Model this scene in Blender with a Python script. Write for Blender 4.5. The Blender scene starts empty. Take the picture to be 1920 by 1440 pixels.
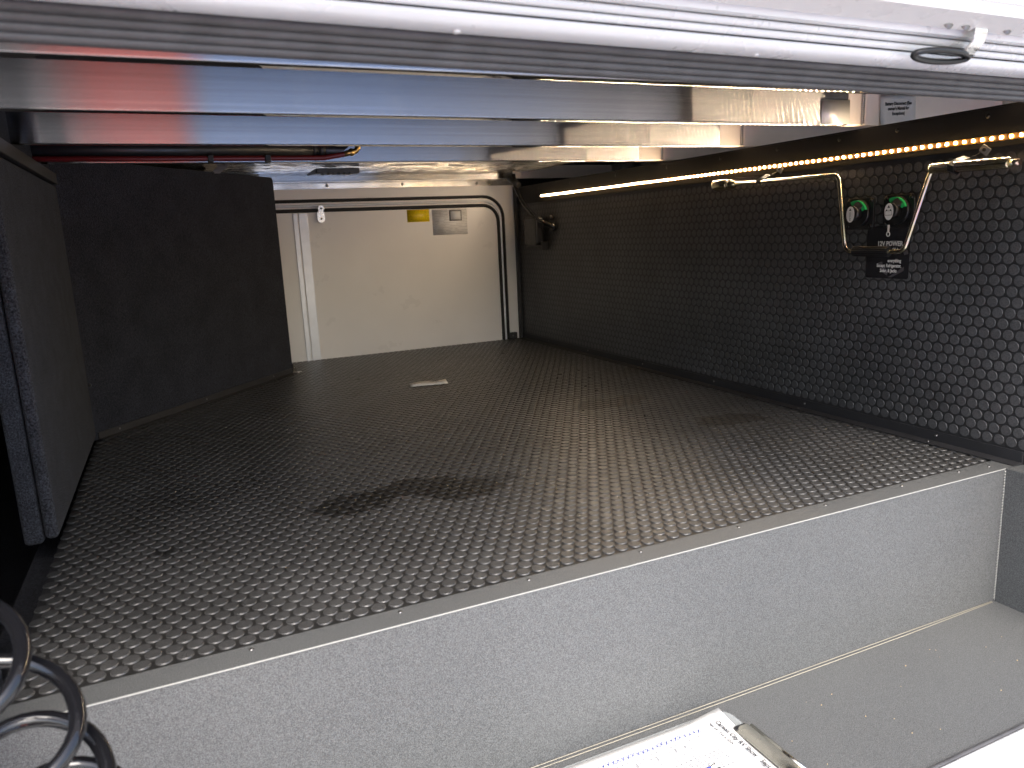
import bpy, bmesh, math, random
import numpy as np
from mathutils import Vector, Matrix, Euler
random.seed(7); rng = np.random.default_rng(7)
SC = bpy.context.scene
COL = SC.collection
R = math.radians

# ------------------------------------------------------------------ camera
cd = bpy.data.cameras.new("camera"); cam = bpy.data.objects.new("camera", cd); COL.objects.link(cam)
cam.location = (0, 0, 0.4444)
cam.rotation_mode = 'XYZ'
cam.rotation_euler = (R(78.4688), R(2.5864), R(-24.4081))
cd.sensor_width = 36; cd.lens = 26.374
cd.clip_start = 0.01; cd.clip_end = 500
cd.dof.use_dof = True; cd.dof.focus_distance = 1.45; cd.dof.aperture_fstop = 10.0
SC.camera = cam
# ------------------------------------------------------------------ sky, sun, exposure
SUN_EL, SUN_AZ = 50, 188         # azimuth from +Y towards +X: hazy sun on the hatch side, so soft that no edge shows
w = bpy.data.worlds.new("World"); SC.world = w; w.use_nodes = True
nt = w.node_tree; nt.nodes.clear()
sky = nt.nodes.new("ShaderNodeTexSky"); sky.sky_type = 'NISHITA'; sky.sun_disc = False
sky.sun_elevation = R(SUN_EL); sky.sun_rotation = R(SUN_AZ); sky.air_density = 1.0; sky.dust_density = 3.0; sky.ozone_density = 1.0
bg = nt.nodes.new("ShaderNodeBackground"); bg.inputs[1].default_value = 0.11
wo = nt.nodes.new("ShaderNodeOutputWorld")
nt.links.new(sky.outputs[0], bg.inputs[0]); nt.links.new(bg.outputs[0], wo.inputs[0])
sl = bpy.data.lights.new("sun", 'SUN'); sl.energy = 0.95; sl.angle = R(34); sl.color = (1, .96, .90)
so = bpy.data.objects.new("sun", sl); COL.objects.link(so)
sd = Vector((math.sin(R(SUN_AZ)) * math.cos(R(SUN_EL)), math.cos(R(SUN_AZ)) * math.cos(R(SUN_EL)), math.sin(R(SUN_EL))))
so.rotation_euler = sd.to_track_quat('Z', 'Y').to_euler(); so.location = sd * 20
SC.view_settings.view_transform = 'Standard'; SC.view_settings.look = 'None'
SC.view_settings.gamma = 1; SC.view_settings.exposure = 2.35; SC.view_settings.use_curve_mapping = False
SC.render.engine = 'CYCLES'
cy = SC.cycles
cy.use_denoising = True; cy.max_bounces = 8; cy.diffuse_bounces = 5; cy.glossy_bounces = 5
cy.sample_clamp_indirect = 6; cy.caustics_reflective = False; cy.caustics_refractive = False
LED_E = 195.0

# ------------------------------------------------------------------ materials
def NN(nt, t, **k):
    n = nt.nodes.new(t)
    for a, b in k.items(): setattr(n, a, b)
    return n
def mat(name, col, rough=.5, metal=0, spec=.5, bump=None, vary=None, speck=None, sheen=0, coat=0, emit=None, aniso=0, rvary=None):
    """principled material with object-space relief (bump: scale, distance) and colour change (vary: scale, amount; speck: scale, amount)"""
    m = bpy.data.materials.new(name); m.use_nodes = True
    nt = m.node_tree; p = nt.nodes["Principled BSDF"]
    p.inputs["Base Color"].default_value = (*col, 1); p.inputs["Roughness"].default_value = rough
    p.inputs["Metallic"].default_value = metal; p.inputs["Specular IOR Level"].default_value = spec
    if sheen: p.inputs["Sheen Weight"].default_value = sheen; p.inputs["Sheen Roughness"].default_value = .5
    if coat: p.inputs["Coat Weight"].default_value = coat; p.inputs["Coat Roughness"].default_value = .1
    if emit: p.inputs["Emission Color"].default_value = (*emit[0], 1); p.inputs["Emission Strength"].default_value = emit[1]
    g = None
    if bump or vary or speck or rvary:
        g = NN(nt, "ShaderNodeNewGeometry").outputs["Position"]
    src = None
    for kind in (vary, speck):
        if not kind: continue
        n = NN(nt, "ShaderNodeTexNoise"); n.inputs["Scale"].default_value = kind[0]; n.inputs["Detail"].default_value = 4 if kind is vary else 2
        nt.links.new(g, n.inputs["Vector"])
        mr = NN(nt, "ShaderNodeMapRange"); mr.inputs[1].default_value = .3; mr.inputs[2].default_value = .7
        mr.inputs[3].default_value = 1 - kind[1]; mr.inputs[4].default_value = 1 + kind[1]
        nt.links.new(n.outputs[0], mr.inputs[0])
        mx = NN(nt, "ShaderNodeVectorMath", operation='SCALE')
        if src is None: mx.inputs[0].default_value = col
        else: nt.links.new(src, mx.inputs[0])
        nt.links.new(mr.outputs[0], mx.inputs["Scale"]); src = mx.outputs[0]
    if src is not None: nt.links.new(src, p.inputs["Base Color"])
    if rvary:
        n = NN(nt, "ShaderNodeTexNoise"); n.inputs["Scale"].default_value = rvary[0]; n.inputs["Detail"].default_value = 5
        nt.links.new(g, n.inputs["Vector"])
        mr = NN(nt, "ShaderNodeMapRange"); mr.inputs[1].default_value = .3; mr.inputs[2].default_value = .7
        mr.inputs[3].default_value = max(0.02, rough - rvary[1]); mr.inputs[4].default_value = rough + rvary[1]
        nt.links.new(n.outputs[0], mr.inputs[0]); nt.links.new(mr.outputs[0], p.inputs["Roughness"])
    if bump:
        n = NN(nt, "ShaderNodeTexNoise"); n.inputs["Scale"].default_value = bump[0]; n.inputs["Detail"].default_value = 3
        nt.links.new(g, n.inputs["Vector"])
        b = NN(nt, "ShaderNodeBump"); b.inputs["Strength"].default_value = bump[2] if len(bump) > 2 else 1; b.inputs["Distance"].default_value = bump[1]
        nt.links.new(n.outputs[0], b.inputs["Height"]); nt.links.new(b.outputs[0], p.inputs["Normal"])
    if aniso:
        p.inputs["Anisotropic"].default_value = aniso
        t = NN(nt, "ShaderNodeTangent", direction_type='UV_MAP'); t.uv_map = "UVMap"
        nt.links.new(t.outputs[0], p.inputs["Tangent"])
    return m
M = {}
M['powder'] = mat('textured_powder_coat', (.090, .0925, .0925), .5, 0, .5, bump=(850, .0008, .8), speck=(800, .5), vary=(3, .06))
M['carpet'] = mat('black_carpet', (.041, .043, .052), .95, 0, .15, bump=(420, .005, 1), speck=(380, .75), vary=(25, .2), sheen=.06)
M['carpet_dark'] = mat('flat_black_felt', (.022, .0235, .031), .95, 0, .15, bump=(420, .003, 1), speck=(300, .6), vary=(14, .2), sheen=.06)
M['warm_bounce'] = mat('warm_bounce', (.82, .70, .55), .7, vary=(8, .15))  # colour of the added board that bounces warm light up
M['black'] = mat('black_plastic', (.012, .012, .013), .4, 0, .5, rvary=(60, .1))
M['trim'] = mat('black_angle_trim', (.022, .022, .024), .5, 0, .5, vary=(20, .15), bump=(900, .0003, .6))
M['trimblack'] = mat('matt_black_strip', (.009, .0085, .0085), .6, 0, .35, vary=(20, .2), bump=(900, .0003, .6))
M['seal'] = mat('rubber_seal', (.060, .059, .061), .5, 0, .5, vary=(40, .2), bump=(400, .0008, .6))
M['blackseal'] = mat('black_door_gasket', (.010, .010, .010), .6, 0, .4)
M['dark'] = mat('dark_void_board', (.006, .006, .008), .9)
M['white'] = mat('white_gelcoat', (.72, .72, .71), .3, 0, .5, rvary=(25, .08), bump=(200, .0004, .3))
M['pebble'] = mat('pebbled_white_panel', (.80, .80, .78), .4, 0, .5, bump=(160, .003, 1))
M['whitealu'] = mat('white_aluminium_extrusion', (.66, .67, .68), .32, .15, .5, vary=(12, .05), rvary=(30, .1))
M['door'] = mat('door_skin', (.80, .78, .77), .34, 0, .5, vary=(5, .03), rvary=(12, .08))
M['doortrim'] = mat('door_edge_aluminium', (.66, .67, .70), .35, .35, .5, vary=(30, .06))
def brushed():
    """aluminium drawn lengthwise: sharp along the beam, scattered across it"""
    m = bpy.data.materials.new('mill_finish_aluminium'); m.use_nodes = True; nt = m.node_tree; nt.nodes.clear()
    o = NN(nt, "ShaderNodeOutputMaterial"); b = NN(nt, "ShaderNodeBsdfAnisotropic"); t = NN(nt, "ShaderNodeTangent", direction_type='UV_MAP'); t.uv_map = "UVMap"
    b.inputs["Roughness"].default_value = .20; b.inputs["Anisotropy"].default_value = -.9
    g = NN(nt, "ShaderNodeNewGeometry"); mp = NN(nt, "ShaderNodeMapping"); mp.inputs["Scale"].default_value = (1.5, 60, 260)
    n = NN(nt, "ShaderNodeTexNoise"); n.inputs["Scale"].default_value = 1; n.inputs["Detail"].default_value = 3
    r = NN(nt, "ShaderNodeValToRGB"); r.color_ramp.elements[0].position = .3; r.color_ramp.elements[0].color = (.41, .41, .43, 1); r.color_ramp.elements[1].position = .7; r.color_ramp.elements[1].color = (.50, .50, .52, 1)
    for a, c in ((g.outputs[0], mp.inputs[0]), (mp.outputs[0], n.inputs["Vector"]), (n.outputs[0], r.inputs[0]), (r.outputs[0], b.inputs["Color"]), (t.outputs[0], b.inputs["Tangent"]), (b.outputs[0], o.inputs[0])): nt.links.new(a, c)
    return m
M['alu'] = brushed()
M['alubright'] = mat('bright_aluminium', (.82, .82, .83), .02, 1, .5)
M['aludull_lit'] = mat('dull_aluminium_warm_lit', (.82, .74, .66), .5, 0, .5, vary=(8, .06))  # pale warm tint stands in for light missing on the beam ends
M['alupl'] = mat('plain_aluminium', (.82, .82, .83), .18, 1, .5, rvary=(20, .05), bump=(12, .0006, .5))
M['weld'] = mat('weld_metal', (.45, .45, .47), .35, 1, .5, bump=(300, .001))
M['film'] = mat('ceiling_film', (.55, .55, .54), .10, .75, .5, bump=(14, .006, .9))
M['steel'] = mat('zinc_steel', (.75, .74, .72), .25, 1, .5, rvary=(80, .08))
M['screw'] = mat('screw_steel', (.22, .215, .21), .45, 1, .5)
M['bscrew'] = mat('black_screw', (.03, .03, .03), .3, .6, .5)
M['paper'] = mat('paper', (.66, .655, .64), .7, 0, .3, vary=(60, .02))
M['ink'] = mat('ink', (.02, .02, .022), .6)
M['blueink'] = mat('blue_ink', (.06, .08, .3), .6)
M['greyink'] = mat('grey_ink', (.25, .25, .26), .6)
M['yellow'] = mat('yellow_sticker', (.72, .55, .02), .35)
M['placard'] = mat('placard_black', (.022, .021, .023), .22, 0, .5, coat=.3)
M['placardgrey'] = mat('placard_grey_emblem', (.07, .065, .07), .3)
M['print'] = mat('white_print', (.75, .73, .70), .5)
M['green'] = mat('green_print', (.03, .50, .13), .45)
M['red'] = mat('red_hose', (.14, .012, .012), .4)
M['brass'] = mat('brass', (.70, .45, .15), .3, 1)
M['hose'] = mat('black_gloss_hose', (.006, .006, .007), .05, 0, .6)
M['clearboard'] = mat('clear_acrylic', (.55, .58, .58), .15, 0, .5)
M['clearboard'].node_tree.nodes["Principled BSDF"].inputs["Transmission Weight"].default_value = .55
M['clip'] = mat('gold_chrome_clip', (.66, .63, .54), .2, 1, rvary=(150, .08))
M['bluepen'] = mat('blue_pen', (.03, .06, .45), .25, coat=.4)
M['cleartape'] = mat('clear_sticker', (.62, .61, .58), .4, .4)
M['seam'] = mat('seam_edge', (.27, .25, .20), .6)
M['edge'] = mat('worn_edge', (.30, .30, .28), .5)
M['crumb'] = mat('crumb', (.45, .33, .16), .6, vary=(400, .4))
M['concrete'] = mat('concrete', (.40, .375, .345), .9, vary=(2, .15), speck=(60, .1))
M['redsheet'] = mat('red_reflection_sheet', (.80, .085, .045), .8, vary=(6, .1))
M['bluesheet'] = mat('blue_reflection_sheet', (.21, .38, .70), .8, vary=(6, .1))
M['led'] = mat('led_emitter', (1, .9, .7), .5, emit=((1, .78, .53), LED_E))
M['ledside'] = mat('led_side', (1, .8, .5), .5, emit=((1, .62, .25), LED_E * .10))
M['ledtape'] = mat('led_tape', (.22, .11, .025), .4, vary=(220, .6))
def zinc():
    """yellow-passivated zinc: colour bands along the rod"""
    m = mat('yellow_zinc', (.75, .6, .4), .22, 1); nt = m.node_tree; p = nt.nodes["Principled BSDF"]
    g = NN(nt, "ShaderNodeNewGeometry"); n = NN(nt, "ShaderNodeTexNoise"); n.inputs["Scale"].default_value = 30
    r = NN(nt, "ShaderNodeValToRGB"); nt.links.new(g.outputs[0], n.inputs["Vector"]); nt.links.new(n.outputs[0], r.inputs[0])
    e = r.color_ramp.elements; e[0].position = .35; e[0].color = (.66, .57, .34, 1); e[1].position = .62; e[1].color = (.68, .52, .46, 1)
    k = e.new(.5); k.color = (.62, .59, .46, 1)
    nt.links.new(r.outputs[0], p.inputs["Base Color"]); return m
M['zinc'] = zinc()
def rubber(name, col, stains, r0=.34, r1=.46):
    """coin rubber: dust mottling; stains = blobs (centre x, y, radius x, radius y, colour factor, roughness) with torn edges"""
    m = mat(name, col, .42, 0, .5); nt = m.node_tree; p = nt.nodes["Principled BSDF"]
    g = NN(nt, "ShaderNodeNewGeometry").outputs["Position"]
    def noise(s, d=4):
        n = NN(nt, "ShaderNodeTexNoise"); n.inputs["Scale"].default_value = s; n.inputs["Detail"].default_value = d
        nt.links.new(g, n.inputs["Vector"]); return n
    def rangeof(o, a, b, c, d):
        r = NN(nt, "ShaderNodeMapRange"); nt.links.new(o, r.inputs[0])
        for i, v in enumerate((a, b, c, d)): r.inputs[i + 1].default_value = v
        return r.outputs[0]
    def mul(a, b):
        q = NN(nt, "ShaderNodeMath", operation='MULTIPLY')
        nt.links.new(a, q.inputs[0]); nt.links.new(b, q.inputs[1]); return q.outputs[0]
    f = mul(rangeof(noise(6).outputs[0], .3, .7, .8, 1.22), rangeof(noise(900, 2).outputs[0], .3, .7, .55, 1.45))
    rough = rangeof(noise(40).outputs[0], .3, .7, r0, r1)
    for (cx, cyy, rx, ry, k, rr) in stains:
        ad = NN(nt, "ShaderNodeVectorMath", operation='MULTIPLY_ADD')
        nt.links.new(noise(24, 5).outputs["Color"], ad.inputs[0]); ad.inputs[1].default_value = (.11, .11, 0); nt.links.new(g, ad.inputs[2])
        sb = NN(nt, "ShaderNodeVectorMath", operation='SUBTRACT'); nt.links.new(ad.outputs[0], sb.inputs[0]); sb.inputs[1].default_value = (cx + .055, cyy + .055, 0)
        dv = NN(nt, "ShaderNodeVectorMath", operation='MULTIPLY'); nt.links.new(sb.outputs[0], dv.inputs[0]); dv.inputs[1].default_value = (1 / rx, 1 / ry, 0)
        ln = NN(nt, "ShaderNodeVectorMath", operation='LENGTH'); nt.links.new(dv.outputs[0], ln.inputs[0])
        mk = rangeof(ln.outputs["Value"], .85, 1.1, 1, 0)
        f = mul(f, rangeof(mk, 0, 1, 1, k))
        mx = NN(nt, "ShaderNodeMix", data_type='FLOAT'); nt.links.new(mk, mx.inputs[0]); nt.links.new(rough, mx.inputs[2]); mx.inputs[3].default_value = rr
        rough = mx.outputs[0]
    sc = NN(nt, "ShaderNodeVectorMath", operation='SCALE'); sc.inputs[0].default_value = col
    nt.links.new(f, sc.inputs["Scale"]); nt.links.new(sc.outputs[0], p.inputs["Base Color"]); nt.links.new(rough, p.inputs["Roughness"])
    b = NN(nt, "ShaderNodeBump"); b.inputs["Strength"].default_value = .6; b.inputs["Distance"].default_value = .0005
    nt.links.new(noise(1100, 2).outputs[0], b.inputs["Height"]); nt.links.new(b.outputs[0], p.inputs["Normal"])
    return m
STAINS = [
(.24, 1.225, .075, .05, .15, .45), (.36, 1.25, .10, .045, .15, .45), (.42, 1.19, .075, .05, .15, .45), (.50, 1.22, .05, .03, .5, .55), (1.12, 1.32, .09, .05, .3, .5), (1.0, 1.62, .12, .05, .5, .5), (-.06, 1.18, .02, .012, .3, .5)]
M['mat'] = rubber('coin_rubber_floor', (.050, .0495, .049), STAINS, .27, .38)
M['matbase'] = rubber('darker_rubber_floor', (.017, .0165, .016), STAINS)  # base under the floor coins, darker than the coins
M['wallrub'] = rubber('coin_rubber_wall', (.068, .068, .070), [])
M['wallbase'] = rubber('darker_rubber_wall', (.025, .025, .026), [])  # base behind the wall coins, darker than the coins
def lines(name, base, ink, n, gap=.5, breaks=9, axis=1):
    """rows of small print too fine to read, on a flat sheet (uses generated coordinates)"""
    m = mat(name, base, .45); nt = m.node_tree; p = nt.nodes["Principled BSDF"]
    tc = NN(nt, "ShaderNodeTexCoord"); sp = NN(nt, "ShaderNodeSeparateXYZ"); nt.links.new(tc.outputs["UV"], sp.inputs[0])
    a = NN(nt, "ShaderNodeMath", operation='MULTIPLY'); nt.links.new(sp.outputs[axis], a.inputs[0]); a.inputs[1].default_value = n
    fr = NN(nt, "ShaderNodeMath", operation='FRACT'); nt.links.new(a.outputs[0], fr.inputs[0])
    gt = NN(nt, "ShaderNodeMath", operation='GREATER_THAN'); nt.links.new(fr.outputs[0], gt.inputs[0]); gt.inputs[1].default_value = gap
    no = NN(nt, "ShaderNodeTexNoise"); no.inputs["Scale"].default_value = breaks; no.inputs["Detail"].default_value = 3
    mp = NN(nt, "ShaderNodeMapping"); mp.inputs["Scale"].default_value = (1, 2.2, 1) if axis == 1 else (2.2, 1, 1)
    nt.links.new(tc.outputs["UV"], mp.inputs[0]); nt.links.new(mp.outputs[0], no.inputs["Vector"])
    g2 = NN(nt, "ShaderNodeMath", operation='GREATER_THAN'); nt.links.new(no.outputs[0], g2.inputs[0]); g2.inputs[1].default_value = .46
    mu = NN(nt, "ShaderNodeMath", operation='MULTIPLY'); nt.links.new(gt.outputs[0], mu.inputs[0]); nt.links.new(g2.outputs[0], mu.inputs[1])
    mx = NN(nt, "ShaderNodeMix", data_type='RGBA'); nt.links.new(mu.outputs[0], mx.inputs[0])
    mx.inputs[6].default_value = (*base, 1); mx.inputs[7].default_value = (*ink, 1)
    nt.links.new(mx.outputs[2], p.inputs["Base Color"]); return m
M['yellowprint'] = lines('yellow_warning_print', (.95, .70, .01), (.55, .40, .01), 8, .45, 14)
M['sheetprint'] = lines('instruction_print', (.88, .87, .86), (.70, .69, .69), 16, .5, 7)
M['stripprint'] = lines('strip_print', (.80, .72, .68), (.35, .30, .30), 3, .6, 8)
M['tableprint'] = lines('table_print', (.80, .80, .80), (.70, .70, .73), 40, .82, 3, 1)
M['smallprint'] = lines('small_print', (.80, .80, .80), (.70, .70, .74), 40, .6, 60, 1)

# ------------------------------------------------------------------ builders
class MB:
    def __init__(s): s.v = []; s.f = []; s.sm = []
    def add(s, vs, fs, smooth=False):
        o = len(s.v); s.v += [tuple(v) for v in vs]; s.f += [tuple(i + o for i in f) for f in fs]; s.sm += [smooth] * len(fs); return s
    def box(s, lo, hi, mx=None):
        x0, y0, z0 = lo; x1, y1, z1 = hi
        vs = [(x0,y0,z0),(x1,y0,z0),(x1,y1,z0),(x0,y1,z0),(x0,y0,z1),(x1,y0,z1),(x1,y1,z1),(x0,y1,z1)]
        if mx is not None: vs = [mx @ Vector(v) for v in vs]
        return s.add(vs, [(3,2,1,0),(4,5,6,7),(0,1,5,4),(1,2,6,5),(2,3,7,6),(3,0,4,7)])
    def prism(s, poly, x0, x1, axis='X', mx=None, smooth=False):
        """closed 2-D outline swept along an axis; outline in the other two axes"""
        n = len(poly)
        def P(t, q):
            v = {'X': (t, q[0], q[1]), 'Y': (q[0], t, q[1]), 'Z': (q[0], q[1], t)}[axis]
            return mx @ Vector(v) if mx is not None else v
        vs = [P(x0, q) for q in poly] + [P(x1, q) for q in poly]
        fs = [(i, (i + 1) % n, n + (i + 1) % n, n + i) for i in range(n)]
        s.add(vs, fs, smooth); o = len(s.v) - 2 * n
        s.f += [tuple(o + i for i in reversed(range(n))), tuple(o + n + i for i in range(n))]; s.sm += [False, False]
        return s
    def tube(s, path, r, n=10, cap=True, close=False):
        path = [Vector(p) for p in path]; rs = r if isinstance(r, (list, tuple)) else [r] * len(path)
        prev = None; vs = []
        for i, p in enumerate(path):
            a = path[max(i - 1, 0)]; b = path[min(i + 1, len(path) - 1)]; t = (b - a)
            if t.length < 1e-9: t = Vector((0, 0, 1))
            t.normalize()
            if prev is None:
                u = t.cross(Vector((0, 0, 1)))
                if u.length < .05: u = t.cross(Vector((1, 0, 0)))
            else: u = prev - t * prev.dot(t)
            u.normalize(); prev = u; q = t.cross(u)
            vs += [p + (u * math.cos(2 * math.pi * k / n) + q * math.sin(2 * math.pi * k / n)) * rs[i] for k in range(n)]
        fs = [(i*n+k, i*n+(k+1)%n, (i+1)*n+(k+1)%n, (i+1)*n+k) for i in range(len(path)-1) for k in range(n)]
        s.add(vs, fs, True); o = len(s.v) - len(vs)
        if cap:
            s.f += [tuple(o + k for k in reversed(range(n))), tuple(o + (len(path)-1)*n + k for k in range(n))]; s.sm += [False, False]
        return s
    def build(s, name, m, parent=None, bevel=0, seg=2, uv=None):
        me = bpy.data.meshes.new(name); me.from_pydata(s.v, [], s.f)
        me.polygons.foreach_set("use_smooth", s.sm); me.materials.append(M[m] if isinstance(m, str) else m)
        bm = bmesh.new(); bm.from_mesh(me); bmesh.ops.recalc_face_normals(bm, faces=bm.faces); bm.to_mesh(me); bm.free()
        if uv:
            l = me.uv_layers.new(name="UVMap")
            for lp in me.loops: l.data[lp.index].uv = uv(me.vertices[lp.vertex_index].co)
        me.update()
        o = bpy.data.objects.new(name, me); COL.objects.link(o)
        if parent is not None: o.parent = parent
        if bevel:
            b = o.modifiers.new("bevel", 'BEVEL'); b.width = bevel; b.segments = seg; b.limit_method = 'ANGLE'; b.angle_limit = R(40)
            if seg > 1: me.polygons.foreach_set("use_smooth", [True] * len(me.polygons)); b.harden_normals = True
        return o
def tag(o, label=None, cat=None, group=None, kind=None):
    if label: o["label"] = label
    if cat: o["category"] = cat
    if group: o["group"] = group
    if kind: o["kind"] = kind
    return o
def empty(name, label, cat, loc=(0, 0, 0), group=None):
    o = bpy.data.objects.new(name, None); COL.objects.link(o); o.location = loc; o.empty_display_size = .01
    return tag(o, label, cat, group)
def part(mb, name, m, root, **k):
    """a mesh given in world coordinates, made a child of a root that stands elsewhere"""
    o = mb.build(name, m, root, **k); o.matrix_parent_inverse = Matrix.Translation(-Vector(root.location)); return o
def text(name, body, size, mx, m, parent, align='LEFT', bold=0.0, sx=1.0):
    c = bpy.data.curves.new(name, 'FONT'); c.body = body; c.size = size; c.align_x = align; c.offset = bold; c.resolution_u = 3; c.fill_mode = 'FRONT'; c.space_line = 1.05
    t = bpy.data.objects.new(name, c); COL.objects.link(t)
    dg = bpy.context.evaluated_depsgraph_get(); dg.update()
    me = bpy.data.meshes.new_from_object(t.evaluated_get(dg)); bpy.data.objects.remove(t); bpy.data.curves.remove(c)
    me.transform(mx @ Matrix.Scale(sx, 4, (1, 0, 0))); me.materials.clear(); me.materials.append(M[m]); me.name = name
    o = bpy.data.objects.new(name, me); COL.objects.link(o); o.parent = parent
    o.matrix_parent_inverse = Matrix.Translation(-Vector(parent.location)); return o
def frame(origin, xdir, ydir):
    x = Vector(xdir).normalized(); y = Vector(ydir).normalized(); z = x.cross(y).normalized(); y = z.cross(x)
    m = Matrix((x, y, z)).transposed().to_4x4(); m.translation = Vector(origin); return m
def sheet(w_, h_, mx, curl=None, nx=1, ny=1):
    """thin sheet (0..w, 0..h) with a little thickness and its own UV; curl(u, v) lifts it"""
    mb = MB(); th = .0004
    for top in (1, 0):
        vs = []
        for j in range(ny + 1):
            for i in range(nx + 1):
                u, v = i / nx, j / ny; z = (curl(u, v) if curl else 0) + (th if top else 0)
                vs.append((u * w_, v * h_, z))
        fs = []
        for j in range(ny):
            for i in range(nx):
                a = j * (nx + 1) + i; q = (a, a + 1, a + nx + 2, a + nx + 1); fs.append(q if top else q[::-1])
        mb.add(vs, fs, True)
    o2 = (nx + 1) * (ny + 1)
    ring = [i for i in range(nx + 1)] + [j * (nx + 1) + nx for j in range(1, ny + 1)] + [ny * (nx + 1) + i for i in range(nx - 1, -1, -1)] + [j * (nx + 1) for j in range(ny - 1, 0, -1)]
    for k in range(len(ring)):
        a, b = ring[k], ring[(k + 1) % len(ring)]; mb.f.append((a, b, b + o2, a + o2)); mb.sm.append(False)
    loc = list(mb.v); mb.v = [tuple(mx @ Vector(v)) for v in mb.v]
    inv = mx.inverted()
    mb.uvf = lambda co: ((inv @ co).x / w_, (inv @ co).y / h_)
    return mb
def screw_mesh(m, r=.0035, h=.0018):
    mb = MB(); n = 10
    ring = lambda rr, z: [(rr * math.cos(2*math.pi*k/n), rr * math.sin(2*math.pi*k/n), z) for k in range(n)]
    mb.add(ring(r, 0) + ring(r * .9, h * .6) + ring(r * .45, h), [(i, (i+1)%n, n+(i+1)%n, n+i) for i in range(n)] + [(n+i, n+(i+1)%n, 2*n+(i+1)%n, 2*n+i) for i in range(n)] + [tuple(range(2*n, 3*n))], True)
    o = mb.build('screw', m); me = o.data; bpy.data.objects.remove(o); return me
SCREW, BSCREW, BIGSCREW = screw_mesh('screw', .0027, .0014), screw_mesh('bscrew', .004, .002), screw_mesh('screw', .006, .003)
def screw(p, normal, parent, me=None, name='screw'):
    o = bpy.data.objects.new(name, me or SCREW); COL.objects.link(o); o.parent = parent
    q = Vector(normal).to_track_quat('Z', 'Y')
    o.matrix_parent_inverse = Matrix.Translation(-Vector(parent.location)); o.matrix_basis = Matrix.Translation(Vector(p)) @ q.to_matrix().to_4x4()
    return o
def struct(o, label=None): 
    o["kind"] = 'structure'
    if label: o["label"] = label
    return o

# ------------------------------------------------------------------ measures (metres; camera stands at x=y=0, bay opens towards -Y)
XR, XL = 1.326, -.205            # coin wall on the right, carpet boards on the left
Y0, YF = .794, 2.876             # front edge of the raised floor, far wall
ZB = .622                        # underside of the cross beams
DP0, DP1 = Vector((-.211, 1.975, 0)), Vector((.343, 2.622, 0))   # slanted divider
ZW = -.249                       # bottom of the front well

# ------------------------------------------------------------------ outside: ground and the camper's skin round the hatch
mb = MB(); mb.box((-60, -120, -1.0), (60, 60, -.95)); struct(mb.build('ground', 'concrete'), 'pale concrete ground outside the hatch')
mb = MB()
mb.box((-1.2, .47, -.62), (2.2, .50, ZW - .03)); mb.box((-1.2, .47, ZW - .03), (-.30, .50, .70)); mb.box((1.34, .47, ZW - .03), (2.2, .50, .05)); mb.box((1.75, .47, .05), (2.2, .50, .70)); mb.box((-1.2, .47, .70), (3.2, .50, 2.3))  # unseen gap right of the hatch added to let daylight reach the beam ends
struct(mb.build('outer_wall', 'white'), 'white outer skin round the hatch opening')
# dark shell that closes the bay
mb = MB(); mb.box((-.95, .50, .702), (1.75, 2.95, .72)); struct(mb.build('ceiling', 'dark'))
mb = MB(); mb.box((-.97, .50, -.62), (-.95, 2.95, .72)); struct(mb.build('outer_side_wall', 'dark'))
mb = MB(); mb.box((1.75, .50, -.62), (1.77, 2.95, .72)); struct(mb.build('outer_side_wall', 'white'))  # made white to bounce light onto the beam ends
mb = MB(); mb.box((1.345, .52, .23), (1.748, 2.2, .25)); struct(mb.build('bounce_board', 'warm_bounce'))  # added board, hidden behind the coin wall, bounces light up at the beam ends
mb = MB(); mb.box((-.95, .50, -.62), (1.75, 2.95, -.60)); struct(mb.build('underfloor', 'dark'))
mb = MB(); mb.box((-.95, .80, -.24), (-.245, 2.90, -.22)); struct(mb.build('side_bay_floor', 'carpet_dark'))
mb = MB(); mb.box((-.262, .83, -.07), (-.2095, 1.97, -.045)); struct(mb.build('side_sill', 'carpet_dark', bevel=.004))
mb = MB(); mb.box((-.95, 2.885, -.62), (1.75, 2.95, .702)); struct(mb.build('back_wall', 'dark'))

# ------------------------------------------------------------------ raised floor with coin mat
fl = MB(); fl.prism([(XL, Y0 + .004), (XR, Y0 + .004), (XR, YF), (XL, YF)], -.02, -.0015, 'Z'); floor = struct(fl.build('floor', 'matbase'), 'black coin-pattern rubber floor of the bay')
fe = MB(); fe.box((XL - .004, Y0 + .006, -.24), (XL, DP0.y + .3, -.002)); part(fe, 'floor_side', 'trim', floor)
PITCH = .0219
def coin_mesh(m, n=16, r0=.0094, r1=.0087, h=.0020):
    mb = MB(); ring = lambda rr, z: [(rr * math.cos(2*math.pi*(k+.5)/n), rr * math.sin(2*math.pi*(k+.5)/n), z) for k in range(n)]
    mb.add(ring(r0, 0) + ring(r1, h), [(i, (i+1)%n, n+(i+1)%n, n+i) for i in range(n)], True); mb.f.append(tuple(range(n, 2*n))); mb.sm.append(False)
    return mb
ci = cam.rotation_euler.to_matrix().transposed(); cl = Vector(cam.location)
def px(p):
    q = ci @ (Vector(p) - cl); return (960 + 1406.6 * q.x / -q.z, 720 - 1406.6 * q.y / -q.z) if q.z < -.05 else (-999, -999)
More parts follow.
